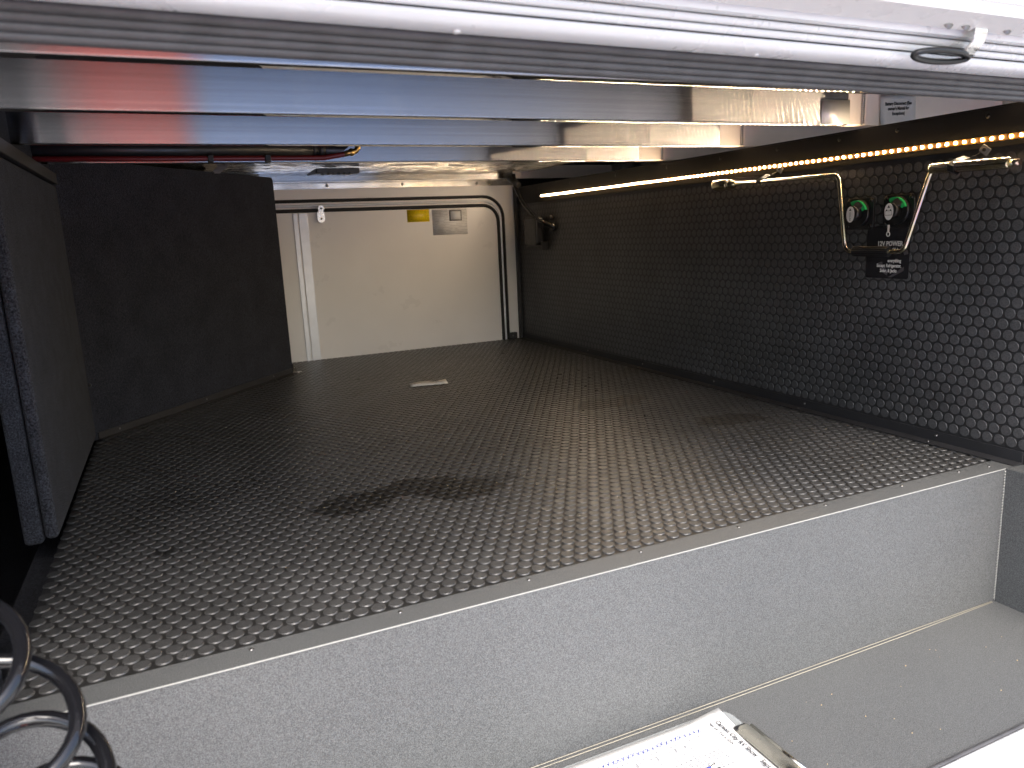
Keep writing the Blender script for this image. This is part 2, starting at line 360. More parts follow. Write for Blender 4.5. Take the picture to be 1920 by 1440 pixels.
def coins(parent, centres, normal, m, keep=300, h=.0020):
    normal = Vector(normal); rank = []
    for i, c in enumerate(centres):
        a, b = px(c); d = Vector(c) - cl
        vis = (8 < a < 1912 and 8 < b < 1432)
        rank.append((abs(d.normalized().dot(normal)) / d.length_squared if vis else 0, i))
    rank.sort(reverse=True); near = {i for s, i in rank[:keep]}
    base = coin_mesh(m, h=h, r1=.0087 if h > .0015 else .0090); o = base.build('coin', m); me = o.data; bpy.data.objects.remove(o)
    rot = normal.to_track_quat('Z', 'Y').to_matrix().to_4x4()
    for i in sorted(near):
        c = bpy.data.objects.new('coin', me); COL.objects.link(c); c.parent = parent; c.matrix_basis = Matrix.Translation(Vector(centres[i])) @ rot
    rest = np.array([centres[i] for i in range(len(centres)) if i not in near])
    lv = np.array([list(rot.to_3x3() @ Vector(v)) for v in base.v]); nv = len(lv)
    allv = (rest[:, None, :] + lv[None]).reshape(-1, 3)
    fs = []
    for k in range(len(rest)): fs += [tuple(i + k * nv for i in f) for f in base.f]
    me2 = bpy.data.meshes.new('coin_field'); me2.from_pydata(allv.tolist(), [], fs); me2.polygons.foreach_set("use_smooth", base.sm * len(rest)); me2.materials.append(M[m])
    o2 = bpy.data.objects.new('coin_field', me2); COL.objects.link(o2); o2.parent = parent; o2["kind"] = 'stuff'
cs = []; dn = (DP1 - DP0).normalized()
j = 0; y = .848
while y < YF - .004:
    x = .2264 + (PITCH / 2 if j % 2 else 0) - math.ceil((.2264 - XL) / PITCH) * PITCH - PITCH
    while x < XR - .006:
        side = dn.x * (y - DP0.y) - dn.y * (x - DP0.x)
        if x > XL + .003 and not (side > -.008 and x < DP1.x) : cs.append((x, y, -.0015))
        x += PITCH
    y += PITCH * .866; j += 1
coins(floor, cs, (0, 0, 1), 'mat')

# ------------------------------------------------------------------ front well: flange, riser, tray, right side
well = empty('front_well', 'grey textured metal step well along the front of the bay', 'step well', (.5, Y0, ZW))
mb = MB(); mb.prism([(-.26, Y0 - .002), (1.325, Y0 - .002), (1.325, Y0 + .036), (-.26, Y0 + .036)], -.004, .0012, 'Z'); part(mb, 'top_flange', 'powder', well)
mb = MB(); mb.prism([(Y0 - .0015, .0010), (Y0 - .0029, .0003), (Y0 - .0029, -.0006), (Y0 - .0015, -.0010)], -.26, 1.282, 'X'); part(mb, 'worn_edge', 'edge', well)
mb = MB(); mb.box((-.26, Y0 - .002, ZW), (1.284, Y0 + .004, -.0042)); part(mb, 'riser', 'powder', well)
mb = MB(); mb.box((-.30, .555, ZW - .01), (1.284, Y0 - .002, ZW)); part(mb, 'tray_floor', 'powder', well)
mb = MB(); mb.box((1.282, .50, ZW - .01), (1.286, Y0 - .004, .0005)); part(mb, 'side_panel', 'powder', well)
mb = MB(); mb.box((1.286, .50, -.004), (1.326, Y0 - .004, .0008)); part(mb, 'side_flange', 'powder', well)
for dy, dz in ((.0075, .0012), (.0025, .0022)):
    mb = MB(); mb.tube([(-.26, Y0 - .002 - dy, ZW + dz), (.6, Y0 - .0025 - dy, ZW + dz), (1.05, Y0 - .0020 - dy, ZW + dz), (1.275, Y0 - .0020 - dy * .4, ZW + dz * .2)], .0007, 6); part(mb, 'seam_bead', 'seam', well)
mb = MB()   # stitched weld up the corner
for k in range(46): mb.tube([(1.281, Y0 - .003, ZW + .004 + k * .0053), (1.281, Y0 - .003, ZW + .0075 + k * .0053)], .0013, 6)
tag(part(mb, 'corner_seam', 'edge', well), kind='stuff')
for x in (-.14, .031, .202, .374, .546, .718, .89, 1.06, 1.20): screw((x, .820, .0012), (0, 0, 1), well)
screw((1.268, .812, .0012), (0, 0, 1), well)

# ------------------------------------------------------------------ right wall
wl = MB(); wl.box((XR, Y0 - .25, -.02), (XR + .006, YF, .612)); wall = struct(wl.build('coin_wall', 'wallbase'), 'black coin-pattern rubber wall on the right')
cs = []; j = 0; z = .0362
while z < .542:
    y = Y0 - .20 + (PITCH / 2 if j % 2 else 0)
    while y < YF - .008: cs.append((XR, y, z)); y += PITCH
    z += PITCH * .866; j += 1
coins(wall, cs, (-1, 0, 0), 'wallrub', h=.0010)
t = empty('upper_trim', 'flat black trim strip along the top of the coin wall, carrying the lights', 'trim', (XR, 1.8, .58))
mb = MB(); mb.box((XR - .0035, Y0 - .25, .548), (XR - .0005, YF - .002, .614)); part(mb, 'strip', 'trimblack', t, bevel=.0008)
mb = MB(); mb.box((XR - .0035, Y0 - .25, .6142), (XR + .001, YF - .002, .617)); part(mb, 'lip', 'trimblack', t)
for y in (.90, 1.08, 1.22, 1.40, 1.60, 1.83, 2.1, 2.4, 2.65): screw((XR - .0035, y, .602), (-1, 0, 0), t, BSCREW)
t = empty('floor_trim', 'black angle trim where coin wall meets the floor', 'trim', (XR, 1.8, 0))
mb = MB(); mb.prism([(XR - .0005, .0235), (XR - .003, .0235), (XR - .003, .0045), (XR - .024, .0030), (XR - .024, .0016), (XR - .0005, .0016)], Y0 - .004, YF - .03, 'Y'); part(mb, 'angle', 'trim', t)
for y in (.963, 1.30, 1.627, 1.971, 2.314, 2.62):
    screw((XR - .003, y - .008, .015), (-1, 0, 0), t); screw((XR - .014, y, .0038), (0, 0, 1), t)
mb = MB(); mb.box((XR - .016, YF - .028, 0), (XR - .001, YF - .014, .62)); tag(mb.build('corner_trim', 'trim', bevel=.002), 'black upright trim in the far right corner', 'trim')
t = empty('base_block', 'black base block under the white wall in the far right corner', 'trim', (1.28, YF, 0))
mb = MB(); mb.box((1.262, YF - .03, .002), (XR - .03, YF - .012, .028)); part(mb, 'block', 'trim', t, bevel=.002)
screw((1.275, YF - .03, .015), (0, -1, 0), t)

# ------------------------------------------------------------------ far wall and far hatch door
fw = MB()
fw.box((.15, YF - .010, -.015), (XR, YF, .66)); far_wall = struct(fw.build('far_wall', 'door'), 'white far wall round the far hatch')
def rrect(x0, x1, z0, z1, r, n=8):
    pts = []
    for cx, cz, a in ((x1 - r, z1 - r, 0), (x0 + r, z1 - r, 90), (x0 + r, z0 + r, 180), (x1 - r, z0 + r, 270)):
        for k in range(n + 1):
            t = R(a + 90 * k / n); pts.append((cx + r * math.cos(t), cz + r * math.sin(t)))
    return pts
dr = empty('hatch_door', 'closed pale hatch door with black gaskets in the far wall', 'hatch door', (.8, YF - .012, 0))
def ringtube(x0, x1, z0, z1, r, tr, name, m, y):
    p = rrect(x0, x1, z0, z1, r); p = p + p[:1]
    mb = MB(); mb.tube([(a, y, b) for a, b in p], tr, 8, cap=False); return part(mb, name, m, dr)
mb = MB(); mb.prism(rrect(.10, 1.247, -.12, .556, .06), YF - .0135, YF - .0102, 'Y'); part(mb, 'skin', 'door', dr)
ringtube(.06, 1.262, -.16, .584, .085, .0062, 'outer_gasket', 'blackseal', YF - .014)
ringtube(.075, 1.250, -.15, .567, .075, .0055, 'frame_rim', 'doortrim', YF - .012)
ringtube(.09, 1.239, -.13, .550, .065, .0068, 'inner_gasket', 'blackseal', YF - .016)
mb = MB(); mb.box((.430, YF - .017, -.02), (.446, YF - .0136, .541)); part(mb, 'edge_strip', 'doortrim', dr, bevel=.001)
mb = MB(); mb.box((.450, YF - .0165, -.02), (.482, YF - .0136, .541)); part(mb, 'edge_strip', 'doortrim', dr, bevel=.001)
lt = empty('latch_strike', 'small chrome latch strike at the top of the far hatch door', 'latch', (.53, YF - .02, .545))
mb = MB(); mb.prism(rrect(.519, .541, .545, .567, .0105), YF - .034, YF - .026, 'Y'); part(mb, 'tongue', 'steel', lt)
mb = MB(); mb.prism(rrect(.516, .543, .506, .549, .0125), YF - .024, YF - .0138, 'Y'); part(mb, 'plate', 'steel', lt)
mb = MB(); mb.box((.521, YF - .030, .540), (.539, YF - .024, .552)); part(mb, 'bend', 'steel', lt)
screw((.530, YF - .024, .520), (0, -1, 0), lt, BSCREW); screw((.530, YF - .034, .557), (0, -1, 0), lt, BSCREW)
f0 = lambda x, z: frame((x, YF - .0138, z), (1, 0, 0), (0, 0, 1))
s_ = sheet(.09, .047, f0(.858, .495)); tag(s_.build('yellow_label', 'yellowprint', uv=s_.uvf), 'small yellow warning label on the far hatch door', 'label')
sh = empty('instruction_sheet', 'white instruction sheet with small picture stuck on the far hatch door', 'label', (.96, YF - .0138, .44))
s_ = sheet(.145, .098, f0(.959, .441)); part(s_, 'sheet', 'sheetprint', sh, uv=s_.uvf)
s_ = sheet(.052, .042, frame((1.03, YF - .0146, .494), (1, 0, 0), (0, 0, 1))); part(s_, 'picture', 'greyink', sh)
s_ = sheet(.042, .032, frame((1.035, YF - .0152, .499), (1, 0, 0), (0, 0, 1))); part(s_, 'picture_screen', 'smallprint', sh, uv=s_.uvf)
hb = empty('header_angle', 'shiny aluminium angle with three screws above the far hatch', 'angle', (.85, YF, .64))
mb = MB(); mb.box((.20, YF - .016, .626), (XR, YF - .0104, .664)); part(mb, 'flange', 'alupl', hb, bevel=.001)
for x, z in ((.562, .638), (.847, .637), (1.153, .636)): screw((x, YF - .016, z), (0, -1, 0), hb, BIGSCREW)

# ------------------------------------------------------------------ aluminium cross beams
def beam(y, name, label, x1=1.285, d=.025, zt=.072, zb=ZB, weld=True, y_end=None):
    root = empty(name, label, 'beam', (.6, y, zb), 'aluminium cross beams under the roof of the bay')
    prof = []; r = .003
    for cx, cz, a in ((y + r, zb + r, 180), (y + d - r, zb + r, 270), (y + d - r, zb + zt - r, 0), (y + r, zb + zt - r, 90)):
        for k in range(4): t = R(a + 30 * k); prof.append((cx + r * math.cos(t), cz + r * math.sin(t)))
    n = len(prof); per = [0]
    for i in range(n): per.append(per[-1] + math.dist(prof[i], prof[(i + 1) % n]))
    me = bpy.data.meshes.new('tube'); vs = []; fs = []
    x0 = -.60
    vs = [(x0, *q) for q in prof] + [(x1, *q) for q in prof]
    fs = [(i, n + i, n + (i + 1) % n, (i + 1) % n) for i in range(n)]
    me.from_pydata(vs, [], fs); me.materials.append(M['alu']); me.materials.append(M['alubright'])
    for p_ in me.polygons:
        if p_.index in (3, 2, 4): p_.material_index = 1
    l = me.uv_layers.new(name="UVMap"); k = 0
    for i in range(n):
        for u, v in ((per[i], 0), (per[i], 2), (per[i + 1], 2), (per[i + 1], 0)): l.data[k].uv = (u, v); k += 1
    me.polygons.foreach_set("use_smooth", [True] * n); me.set_sharp_from_angle(angle=R(35)); me.update()
    o = bpy.data.objects.new('tube', me); COL.objects.link(o); o.parent = root; o.matrix_parent_inverse = Matrix.Translation(-Vector(root.location))
    mb = MB(); mb.box((x1 + .0002, y + .0006, zb + .0004), (1.745, y + d - .001, zb + zt)); part(mb, 'end_section', 'aludull_lit', root, bevel=.002)
    if weld:
        mb = MB(); xw = 1.312
        for k in range(16): mb.tube([(xw - .003, y - .0012, zb + .002 + k * .0042), (xw + .003, y - .0012, zb + .0045 + k * .0042)], [.0022, .0022], 6)
        tag(part(mb, 'weld_bead', 'weld', root), kind='stuff')
    return root
beam(.840, 'cross_beam', 'nearest aluminium cross beam, mostly hidden behind the ribbed rubber seal', weld=False)
beam(1.155, 'cross_beam', 'tallest-looking aluminium cross beam with the white battery label', x1=1.272)
beam(1.510, 'cross_beam', 'aluminium cross beam just in front of the black pipe', x1=1.245)
beam(1.840, 'cross_beam', 'thin-looking aluminium cross beam just behind the black pipe', x1=1.235)
beam(2.800, 'cross_beam', 'farthest aluminium cross beam just above the far hatch', d=.02, zt=.05, zb=.648, weld=False)
# crinkled film under the far roof
mb = MB(); nx, ny = 60, 30; vs = []
for j in range(ny + 1):
    for i in range(nx + 1):
        x = -.2 + 1.525 * i / nx; y = 1.90 + .898 * j / ny
        vs.append((x, y, .668 + .0016 * math.sin(x * 23 + y * 40) * math.sin(y * 31 - x * 9) + .0012 * math.sin(x * 57 + 3 * y) + random.uniform(-.0007, .0007)))
mb.add(vs, [(j*(nx+1)+i, j*(nx+1)+i+1, (j+1)*(nx+1)+i+1, (j+1)*(nx+1)+i) for j in range(ny) for i in range(nx)], True)
tag(mb.build('ceiling_film', 'film'), 'shiny crinkled film under the roof above the far hatch', 'film')
mb = MB(); mb.prism([(1.893, .640), (1.905, .640), (1.905, .672), (1.893, .672)], -.2, 1.30, 'X'); tag(mb.build('film_edge_strip', 'alupl', bevel=.001), 'thin bright metal strip at the near edge of the crinkled film', 'strip')
gr = empty('roof_cleat', 'black slotted plastic block on the crinkled film', 'fitting', (.53, 2.5, .66))
mb = MB(); mb.box((.455, 2.46, .648), (.592, 2.50, .664)); part(mb, 'bar', 'black', gr, bevel=.003)
mb = MB(); mb.prism([(.430, .649), (.457, .664), (.470, .664), (.455, .647), (.432, .643)], 2.47, 2.49, 'Y'); part(mb, 'hook', 'black', gr)
for k in range(6): mb = MB(); mb.box((.475 + k * .017, 2.452, .6455), (.484 + k * .017, 2.496, .650)); part(mb, 'tooth', 'black', gr)

# ------------------------------------------------------------------ pipe with red hose and brass elbow
pp = empty('black_pipe', 'black pipe strapped under the beams at upper left', 'pipe', (.1, 1.75, .64))
mb = MB(); py, pz, pr = 1.745, .6395, .0155
pts = [(-.45, py, pz), (.345, py, pz)]; mb.tube(pts, pr, 20)
n = 20; ringa = []; ringb = []
for k in range(n):
    a = 2 * math.pi * k / n; c_, s_2 = math.cos(a), math.sin(a)
    ringa.append((.346, py + pr * c_, pz + pr * s_2)); ringb.append((.372 + .036 * (s_2 + 1) / 2, py + pr * c_, pz + pr * s_2))
mb.add(ringa + ringb, [(i, (i+1)%n, n+(i+1)%n, n+i) for i in range(n)], True)
part(mb, 'pipe', 'black', pp)
mb = MB(); mb.tube([(.330, py, pz), (.344, py, pz)], pr + .0022, 20); part(mb, 'collar', 'black', pp)
mb = MB(); mb.tube([(.318, py, pz), (.323, py, pz)], pr + .0025, 20); mb.tube([(.32, py - .004, pz - .016), (.325, py - .006, pz - .024)], .003, 6); part(mb, 'cable_tie', 'black', pp)
rh = empty('red_hose', 'thin red hose ending in a brass elbow under the black pipe', 'hose', (.2, 1.73, .62))
mb = MB(); mb.tube([(-.40, py - .010, pz - .0185), (.0, py - .010, pz - .0195), (.34, py - .010, pz - .0185), (.38, py - .012, pz - .012), (.395, py - .012, pz - .008)], .0058, 10); part(mb, 'hose', 'red', rh)
mb = MB(); mb.tube([(.385, py - .012, pz - .011), (.400, py - .012, pz - .007), (.412, py - .012, pz - .004), (.417, py - .012, pz + .003), (.417, py - .012, pz + .013)], .0062, 12); part(mb, 'elbow', 'brass', rh)
mb = MB(); mb.tube([(.398, py - .012, pz - .0078), (.405, py - .012, pz - .006)], .0082, 12); part(mb, 'nut', 'brass', rh)
for x in (.10, .215): mb = MB(); mb.box((x, py - .018, pz - .027), (x + .012, py - .002, pz - .012)); part(mb, 'clip', 'black', rh, bevel=.002)

# ------------------------------------------------------------------ slanted divider and left carpet boards
dv = empty('divider_panel', 'slanted black felt divider panel left of the far hatch', 'panel', DP0)
ang = math.atan2(DP1.y - DP0.y, DP1.x - DP0.x); Ld = (DP1 - DP0).length
mx = Matrix.Translation(DP0) @ Matrix.Rotation(ang, 4, 'Z')
poly = [(-.002, .0022), (Ld, .0022), (Ld, .637)] + [(Ld - .012 + .012 * math.cos(R(a)), .638 + .012 * math.sin(R(a))) for a in (20, 45, 70, 90)] + [(-.002, .650)]
mb = MB(); mb.prism(poly, 0, .018, 'Y', mx); part(mb, 'board', 'carpet_dark', dv, bevel=.002)
tr = empty('divider_trim', 'black angle trim along the foot of the slanted divider', 'trim', DP0)
mb = MB(); mb.prism([(-.0005, .0022), (-.020, .0018), (-.020, .0032), (-.003, .0045), (-.003, .020), (-.0005, .020)], .012, Ld - .006, 'X', mx); part(mb, 'angle', 'trim', tr)
for k in (.09, .47, .86):
    screw(mx @ Vector((k * Ld, -.003, .013)), mx.to_3x3() @ Vector((0, -1, 0)), tr); screw(mx @ Vector((k * Ld - .004, -.012, .0040)), (0, 0, 1), tr)
screw(mx @ Vector((.012, -.0005, .135)), mx.to_3x3() @ Vector((0, -1, 0)), tr, BSCREW)
mb = MB(); mb.prism([(Ld - .004, .002), (Ld + .022, .002), (Ld + .0, .034), (Ld - .004, .034)], -.004, -.001, 'Y', mx)
mb.box((Ld - .002, -.022, .0014), (Ld + .022, -.001, .0035), mx); tag(mb.build('corner_bracket', 'steel'), 'small bare metal bracket at the foot of the divider by the far hatch', 'bracket')
st = empty('roof_strap', 'bent grey metal strap from the roof to the top of the divider', 'strap', (.22, 2.45, .65))
mb = MB(); a0 = mx @ Vector((.66 * Ld, -.004, .646)); a1 = mx @ Vector((.745 * Ld, -.03, .70))
vs = []
for q, wd in ((a0, .010), (a0 + (a1 - a0) * .12 + Vector((0, 0, .004)), .014), (a1, .017)):
    vs += [q + Vector((-wd, 0, 0)), q + Vector((wd, 0, 0)), q + Vector((wd, .0015, .0005)), q + Vector((-wd, .0015, .0005))]
mb.add(vs, [(0,1,5,4),(4,5,9,8),(1,2,6,5),(5,6,10,9),(2,3,7,6),(6,7,11,10),(3,0,4,7),(7,4,8,11),(3,2,1,0),(8,9,10,11)]); part(mb, 'strap', 'greyink', st)
screw(mx @ Vector((.655 * Ld, -.002, .648)), mx.to_3x3() @ Vector((0, -1, 0)), st)

def board(name, label, x0, x1, y0, y1, z0, z1, bev=.008):
    mb = MB(); mb.box((x0, y0, z0), (x1, y1, z1)); return tag(mb.build(name, 'carpet', bevel=bev, seg=4), label, 'panel')
board('carpet_board', 'thick grey carpeted board along the left side, nearest the floor mat', -.224, XL, 1.285, DP0.y - .004, .012, .588)
board('carpet_board', 'carpeted board just behind the left side board, only its edge seen', -.254, -.2265, 1.292, DP0.y, .004, .60)
mb = MB(); mb.box((-.26, 1.25, .590), (XL + .004, DP0.y - .006, .613)); tag(mb.build('top_rail', 'trim', bevel=.002), 'dark grey rail along the top of the left carpet board', 'rail')
mb = MB(); mb.box((-.262, 1.27, .6135), (-.212, DP0.y - .002, .70)); tag(mb.build('upper_carpet_strip', 'carpet_dark', bevel=.004), 'dark carpeted strip above the left rail', 'panel')
board('front_carpet_post', 'grey carpeted post at the lower left behind the coiled hose', -.262, -.223, .60, .93, ZW, .20)

# ------------------------------------------------------------------ LED strip
ls = empty('light_strip', 'lit warm white dotted light strip along the top of the coin wall', 'light strip', (XR, 1.7, .566))
zl = lambda y: .563 + .004 * min(1, max(0, (y - .84) / 1.0)) + .003 * min(1, max(0, (y - 1.8) / .9))
ys = np.linspace(.60, 2.64, 24)
mb = MB(); vs = []
for y in ys: vs += [(XR - .0037, y, zl(y) - .005), (XR - .0045, y, zl(y) - .005), (XR - .0045, y, zl(y) + .005), (XR - .0037, y, zl(y) + .005)]
fs = [(4*i+k, 4*i+(k+1)%4, 4*i+4+(k+1)%4, 4*i+4+k) for i in range(len(ys)-1) for k in range(4)]
mb.add(vs, fs); part(mb, 'tape', 'ledtape', ls)
mb = MB(); mb.box((-.0020, -.0020, -.0020), (0, .0020, .0020)); o = mb.build('diode', 'ledside'); dme = o.data; dme.materials.append(M['led'])
for p_ in dme.polygons: p_.material_index = 1 if p_.normal.x < -.9 else 0
bpy.data.objects.remove(o)
y = .605
while y < 2.635:
    o = bpy.data.objects.new('diode', dme); COL.objects.link(o); o.parent = ls; o.matrix_parent_inverse = Matrix.Translation(-Vector(ls.location)); o.location = (XR - .0046, y, zl(y)); y += .01667

# ------------------------------------------------------------------ crank handle on the right wall, with its clips
def fillet(pts, r, n=6):
    pts = [Vector(p) for p in pts]; out = [pts[0]]
    for a, b, c in zip(pts, pts[1:], pts[2:]):
        u = (a - b).normalized(); v_ = (c - b).normalized(); th = u.angle(v_); t = min(r / math.tan(th / 2), (a - b).length * .45, (c - b).length * .45)
        p, q = b + u * t, b + v_ * t
        for k in range(n + 1):
            s = k / n; out.append((p * (1 - s) ** 2) + (b * 2 * s * (1 - s)) + (q * s * s))
    out.append(pts[-1]); return out
xc = 1.298
ck = empty('crank_handle', 'bent yellow zinc crank handle clipped to the coin wall', 'crank', (xc, 1.2, .45))
path = fillet([(xc, 1.535, .5335), (xc, 1.195, .5285), (xc, 1.170, .371), (xc, 1.030, .371), (xc, .982, .5215), (xc, .84, .5185)], .020)
mb = MB(); mb.tube(path, .0046, 12); part(mb, 'rod', 'zinc', ck)
mb = MB(); mb.tube([(xc, .985, .5215), (xc, .98, .5215), (xc, .842, .5185), (xc, .838, .5184)], [.008, .0098, .0098, .009], 16); part(mb, 'sleeve', 'zinc', ck)
mb = MB(); mb.tube([(xc, .838, .5184), (xc, .822, .518)], .0062, 6); part(mb, 'drive_end', 'zinc', ck)
mb = MB(); mb.tube([(xc, 1.592, .5345), (xc, 1.589, .5345), (xc, 1.545, .5337), (xc, 1.540, .5337)], [.0115, .013, .013, .011], 16); part(mb, 'socket', 'zinc', ck)
mb = MB(); mb.tube([(xc, 1.540, .5337), (xc, 1.528, .5334), (xc, 1.512, .533)], [.0125, .0125, .006], 6); part(mb, 'hex_nut', 'zinc', ck)
gpts = []; mb = MB()
ga, gb = Vector((xc, 1.150, .371)), Vector((xc, 1.062, .371))
n = 32; vs = []
for t_ in (0, .04, .96, 1):
    for k in range(n):
        rr = (.0105 if k % 2 else .0096) * (.86 if t_ in (0, 1) else 1); a = 2 * math.pi * k / n
        q = ga.lerp(gb, t_); vs.append((q.x + rr * math.cos(a), q.y, q.z + rr * math.sin(a)))
mb.add(vs, [(i*n+k, i*n+(k+1)%n, (i+1)*n+(k+1)%n, (i+1)*n+k) for i in range(3) for k in range(n)] + [tuple(range(n)), tuple(range(3*n, 4*n))]); part(mb, 'grip', 'black', ck)
def clamp(y, z, rr, label):
    c = empty('pipe_clamp', label, 'clamp', (XR, y, z), 'clamps that hold the crank handle')
    hw = .0065
    ax = Vector((0, 1, 0)); pts = []
    tab0 = Vector((XR - .004, y - .034, z + .026)); tab1 = Vector((XR - .004, y - .018, z + .016))
    pts = [tab0, tab1, Vector((XR - .012, y - .008, z + .013 + rr * .3)), Vector((xc + rr * .2, y - .002, z + rr + .0015)), Vector((xc - rr - .0015, y + .003, z + rr * .3)), Vector((xc - rr * .8, y + .004, z - rr * .75)), Vector((xc + rr * .2, y + .004, z - rr - .0015)), Vector((xc + rr * .9, y + .003, z - rr * .7))]
    mb = MB(); vs = []
    for i, p in enumerate(pts):
        t_ = (pts[min(i+1, len(pts)-1)] - pts[max(i-1, 0)]).normalized()
        if i < 2: wv = Vector((0, .6, .8)).cross(Vector((1, 0, 0))).normalized() * hw
        else: wv = Vector((0, 1, .35)).normalized() * hw
        nn = wv.cross(t_).normalized() * .0007
        vs += [p - wv - nn, p + wv - nn, p + wv + nn, p - wv + nn]
    mb.add(vs, [(4*i+k, 4*i+(k+1)%4, 4*i+4+(k+1)%4, 4*i+4+k) for i in range(len(pts)-1) for k in range(4)] + [(3,2,1,0), tuple(4*(len(pts)-1)+k for k in range(4))])
    part(mb, 'band', 'black', c)
    mb = MB(); q = Matrix.Translation(tab0) @ Matrix.Rotation(R(38), 4, 'X'); mb.box((-.0012, -.0105, -.007), (.0008, .0075, .007), q); part(mb, 'tab', 'greyink', c, bevel=.0015)
    screw(tab0 + Vector((-.0014, 0, 0)), (-1, 0, 0), c, BSCREW)
clamp(1.425, .532, .0055, 'small black clamp near the socket end of the crank handle')
clamp(.935, .5205, .010, 'larger black clamp round the thick right end of the crank handle')

# ------------------------------------------------------------------ battery switches and placard
wf = lambda y, z, off=0: frame((XR - off, y, z), (0, -1, 0), (0, 0, 1))     # faces the bay: x runs towards the camera side, y up
def switch(y, z, label, kind):
    s = empty('battery_switch', label, 'switch', (XR, y, z), 'battery switches on the coin wall')
    m0 = wf(y, z); W = lambda mb: setattr(mb, 'v', [tuple(m0 @ Vector(v)) for v in mb.v]) or mb
    mb = MB(); mb.prism(rrect(-.035, .035, -.034, .030, .008), .001, .006, 'Z'); part(W(mb), 'base_plate', 'black', s, bevel=.001)
    cyl = lambda r_, z0, z1, n=28, r2=None: MB().tube([(0, 0, z0), (0, 0, z1)], [r_, r2 or r_], n)
    part(W(cyl(.0275, .006, .013, r2=.0265)), 'dial', 'black', s)
    mb = MB(); n = 14; vs = []
    for k in range(n + 1):
        a = R(15 + 105 * k / n)
        for rr in (.0168, .0256):
            for zz in (.0125, .0185): vs.append((rr * math.cos(a), rr * math.sin(a), zz))
    mb.add(vs, [(4*i, 4*i+4, 4*i+5, 4*i+1) for i in range(n)] + [(4*i+2, 4*i+3, 4*i+7, 4*i+6) for i in range(n)] + [(4*i+1, 4*i+5, 4*i+7, 4*i+3) for i in range(n)] + [(4*i, 4*i+2, 4*i+6, 4*i+4) for i in range(n)])
    part(W(mb), 'green_arc', 'green', s)
    mb = MB(); mb.tube([(0, .0, .013), (0, .0, .030)], [.0135, .0150], 28); part(W(mb), 'knob', 'black', s)
    mb = MB(); mb.tube([(.006, .011, .014), (.010, .016, .022)], [.0095, .0085], 18); tag(part(W(mb), 'lever', 'black', s))
    mb = MB(); mb.prism([(-.001 + .0098 * math.cos(2*math.pi*k/28), -.002 + .0160 * math.sin(2*math.pi*k/28)) for k in range(28)], .0302, .0310, 'Z'); fc = part(W(mb), 'face_sticker', 'print', s)
    m1 = m0 @ Matrix.Translation((-.001, -.002, .0314))
    mb = MB(); mb.add([m1 @ Vector(q) for q in ((-.003, .0075, 0), (.003, .0075, 0), (0, .0125, 0))], [(0, 1, 2)]); part(mb, 'arrow_mark', 'ink', s)
    if kind:
        mb = MB()
        for a, b, c, d in ((-.008, -.007, .008, -.0062), (-.008, .0012, .008, .002), (-.008, -.007, -.0072, .002), (.0072, -.007, .008, .002), (-.006, .002, -.003, .0042), (.003, .002, .006, .0042)):
            mb.add([m1 @ Vector(q) for q in ((a, b, 0), (c, b, 0), (c, d, 0), (a, d, 0))], [(0, 1, 2, 3)])
        tag(part(mb, 'battery_mark', 'ink', s), kind='stuff')
    else: text('solar_lettering', 'SOLAR', .0058, m1 @ Matrix.Rotation(R(-90), 4, 'Z') @ Matrix.Translation((-.0045, -.002, 0)), 'ink', s, 'LEFT')
    for a, b in ((-.028, .024), (.028, .024), (-.028, -.027), (.028, -.027)): screw(m0 @ Vector((a, b, .006)), (-1, 0, 0), s, BSCREW)
switch(1.158, .448, 'left battery switch with lettered white face and green arc', 0)
switch(1.066, .450, 'right battery switch with battery symbol on its white face', 1)
kt = empty('hanging_key', 'tiny white key hanging under the right battery switch', 'key', (XR - .02, 1.062, .42))
mb = MB(); mb.box((XR - .0215, 1.0715, .4085), (XR - .0205, 1.0755, .4225)); part(mb, 'shaft', 'print', kt)
mb = MB(); mb.tube([(XR - .021, 1.0735 + .0035 * math.cos(a), .4045 + .0042 * math.sin(a)) for a in np.linspace(0, 2 * math.pi, 15)], .0009, 6); part(mb, 'ring', 'print', kt)
pl = empty('power_placard', 'black printed 12V power placard under the switches, behind the crank grip', 'sign', (XR, 1.09, .37))
mb = MB(); m0 = wf(1.088, .368, .0018); mb.prism(rrect(-.050, .050, -.052, .052, .004), 0, .0012, 'Z', m0); part(mb, 'plate', 'placard', pl)
m1 = m0 @ Matrix.Translation((0, 0, .0016))
mb = MB(); 
def arc2(mb, cx, cy_, r0, r1, a0, a1, n=14):
    vs = []; 
    for k in range(n + 1):
        a = R(a0 + (a1 - a0) * k / n); vs += [m1 @ Vector((cx + r0 * math.cos(a), cy_ + r0 * math.sin(a), -.0002)), m1 @ Vector((cx + r1 * math.cos(a), cy_ + r1 * math.sin(a), -.0002))]
    mb.add(vs, [(2*i, 2*i+1, 2*i+3, 2*i+2) for i in range(n)])
arc2(mb, .014, -.012, .026, .036, 15, 165); arc2(mb, .014, -.012, .026, .036, 195, 250)
mb.add([m1 @ Vector(q) for q in ((.004, -.05, -.0002), (.012, -.05, -.0002), (.04, -.036, -.0002), (.04, -.028, -.0002))], [(0, 1, 2, 3)])
tag(part(mb, 'emblem', 'placardgrey', pl), 'dark grey ring emblem on the placard')
text('lettering', '12V POWER', .0128, m1 @ Matrix.Translation((.0055, .0130, 0)), 'print', pl, 'CENTER', .0005, .86)
text('lettering', 'SWITCH', .0118, m1 @ Matrix.Translation((.0055, .0005, 0)), 'print', pl, 'CENTER', .0005, .86)
text('lettering', 'everything', .0092, m1 @ Matrix.Translation((.033, -.0195, 0)), 'print', pl, 'RIGHT', .0003, .80)
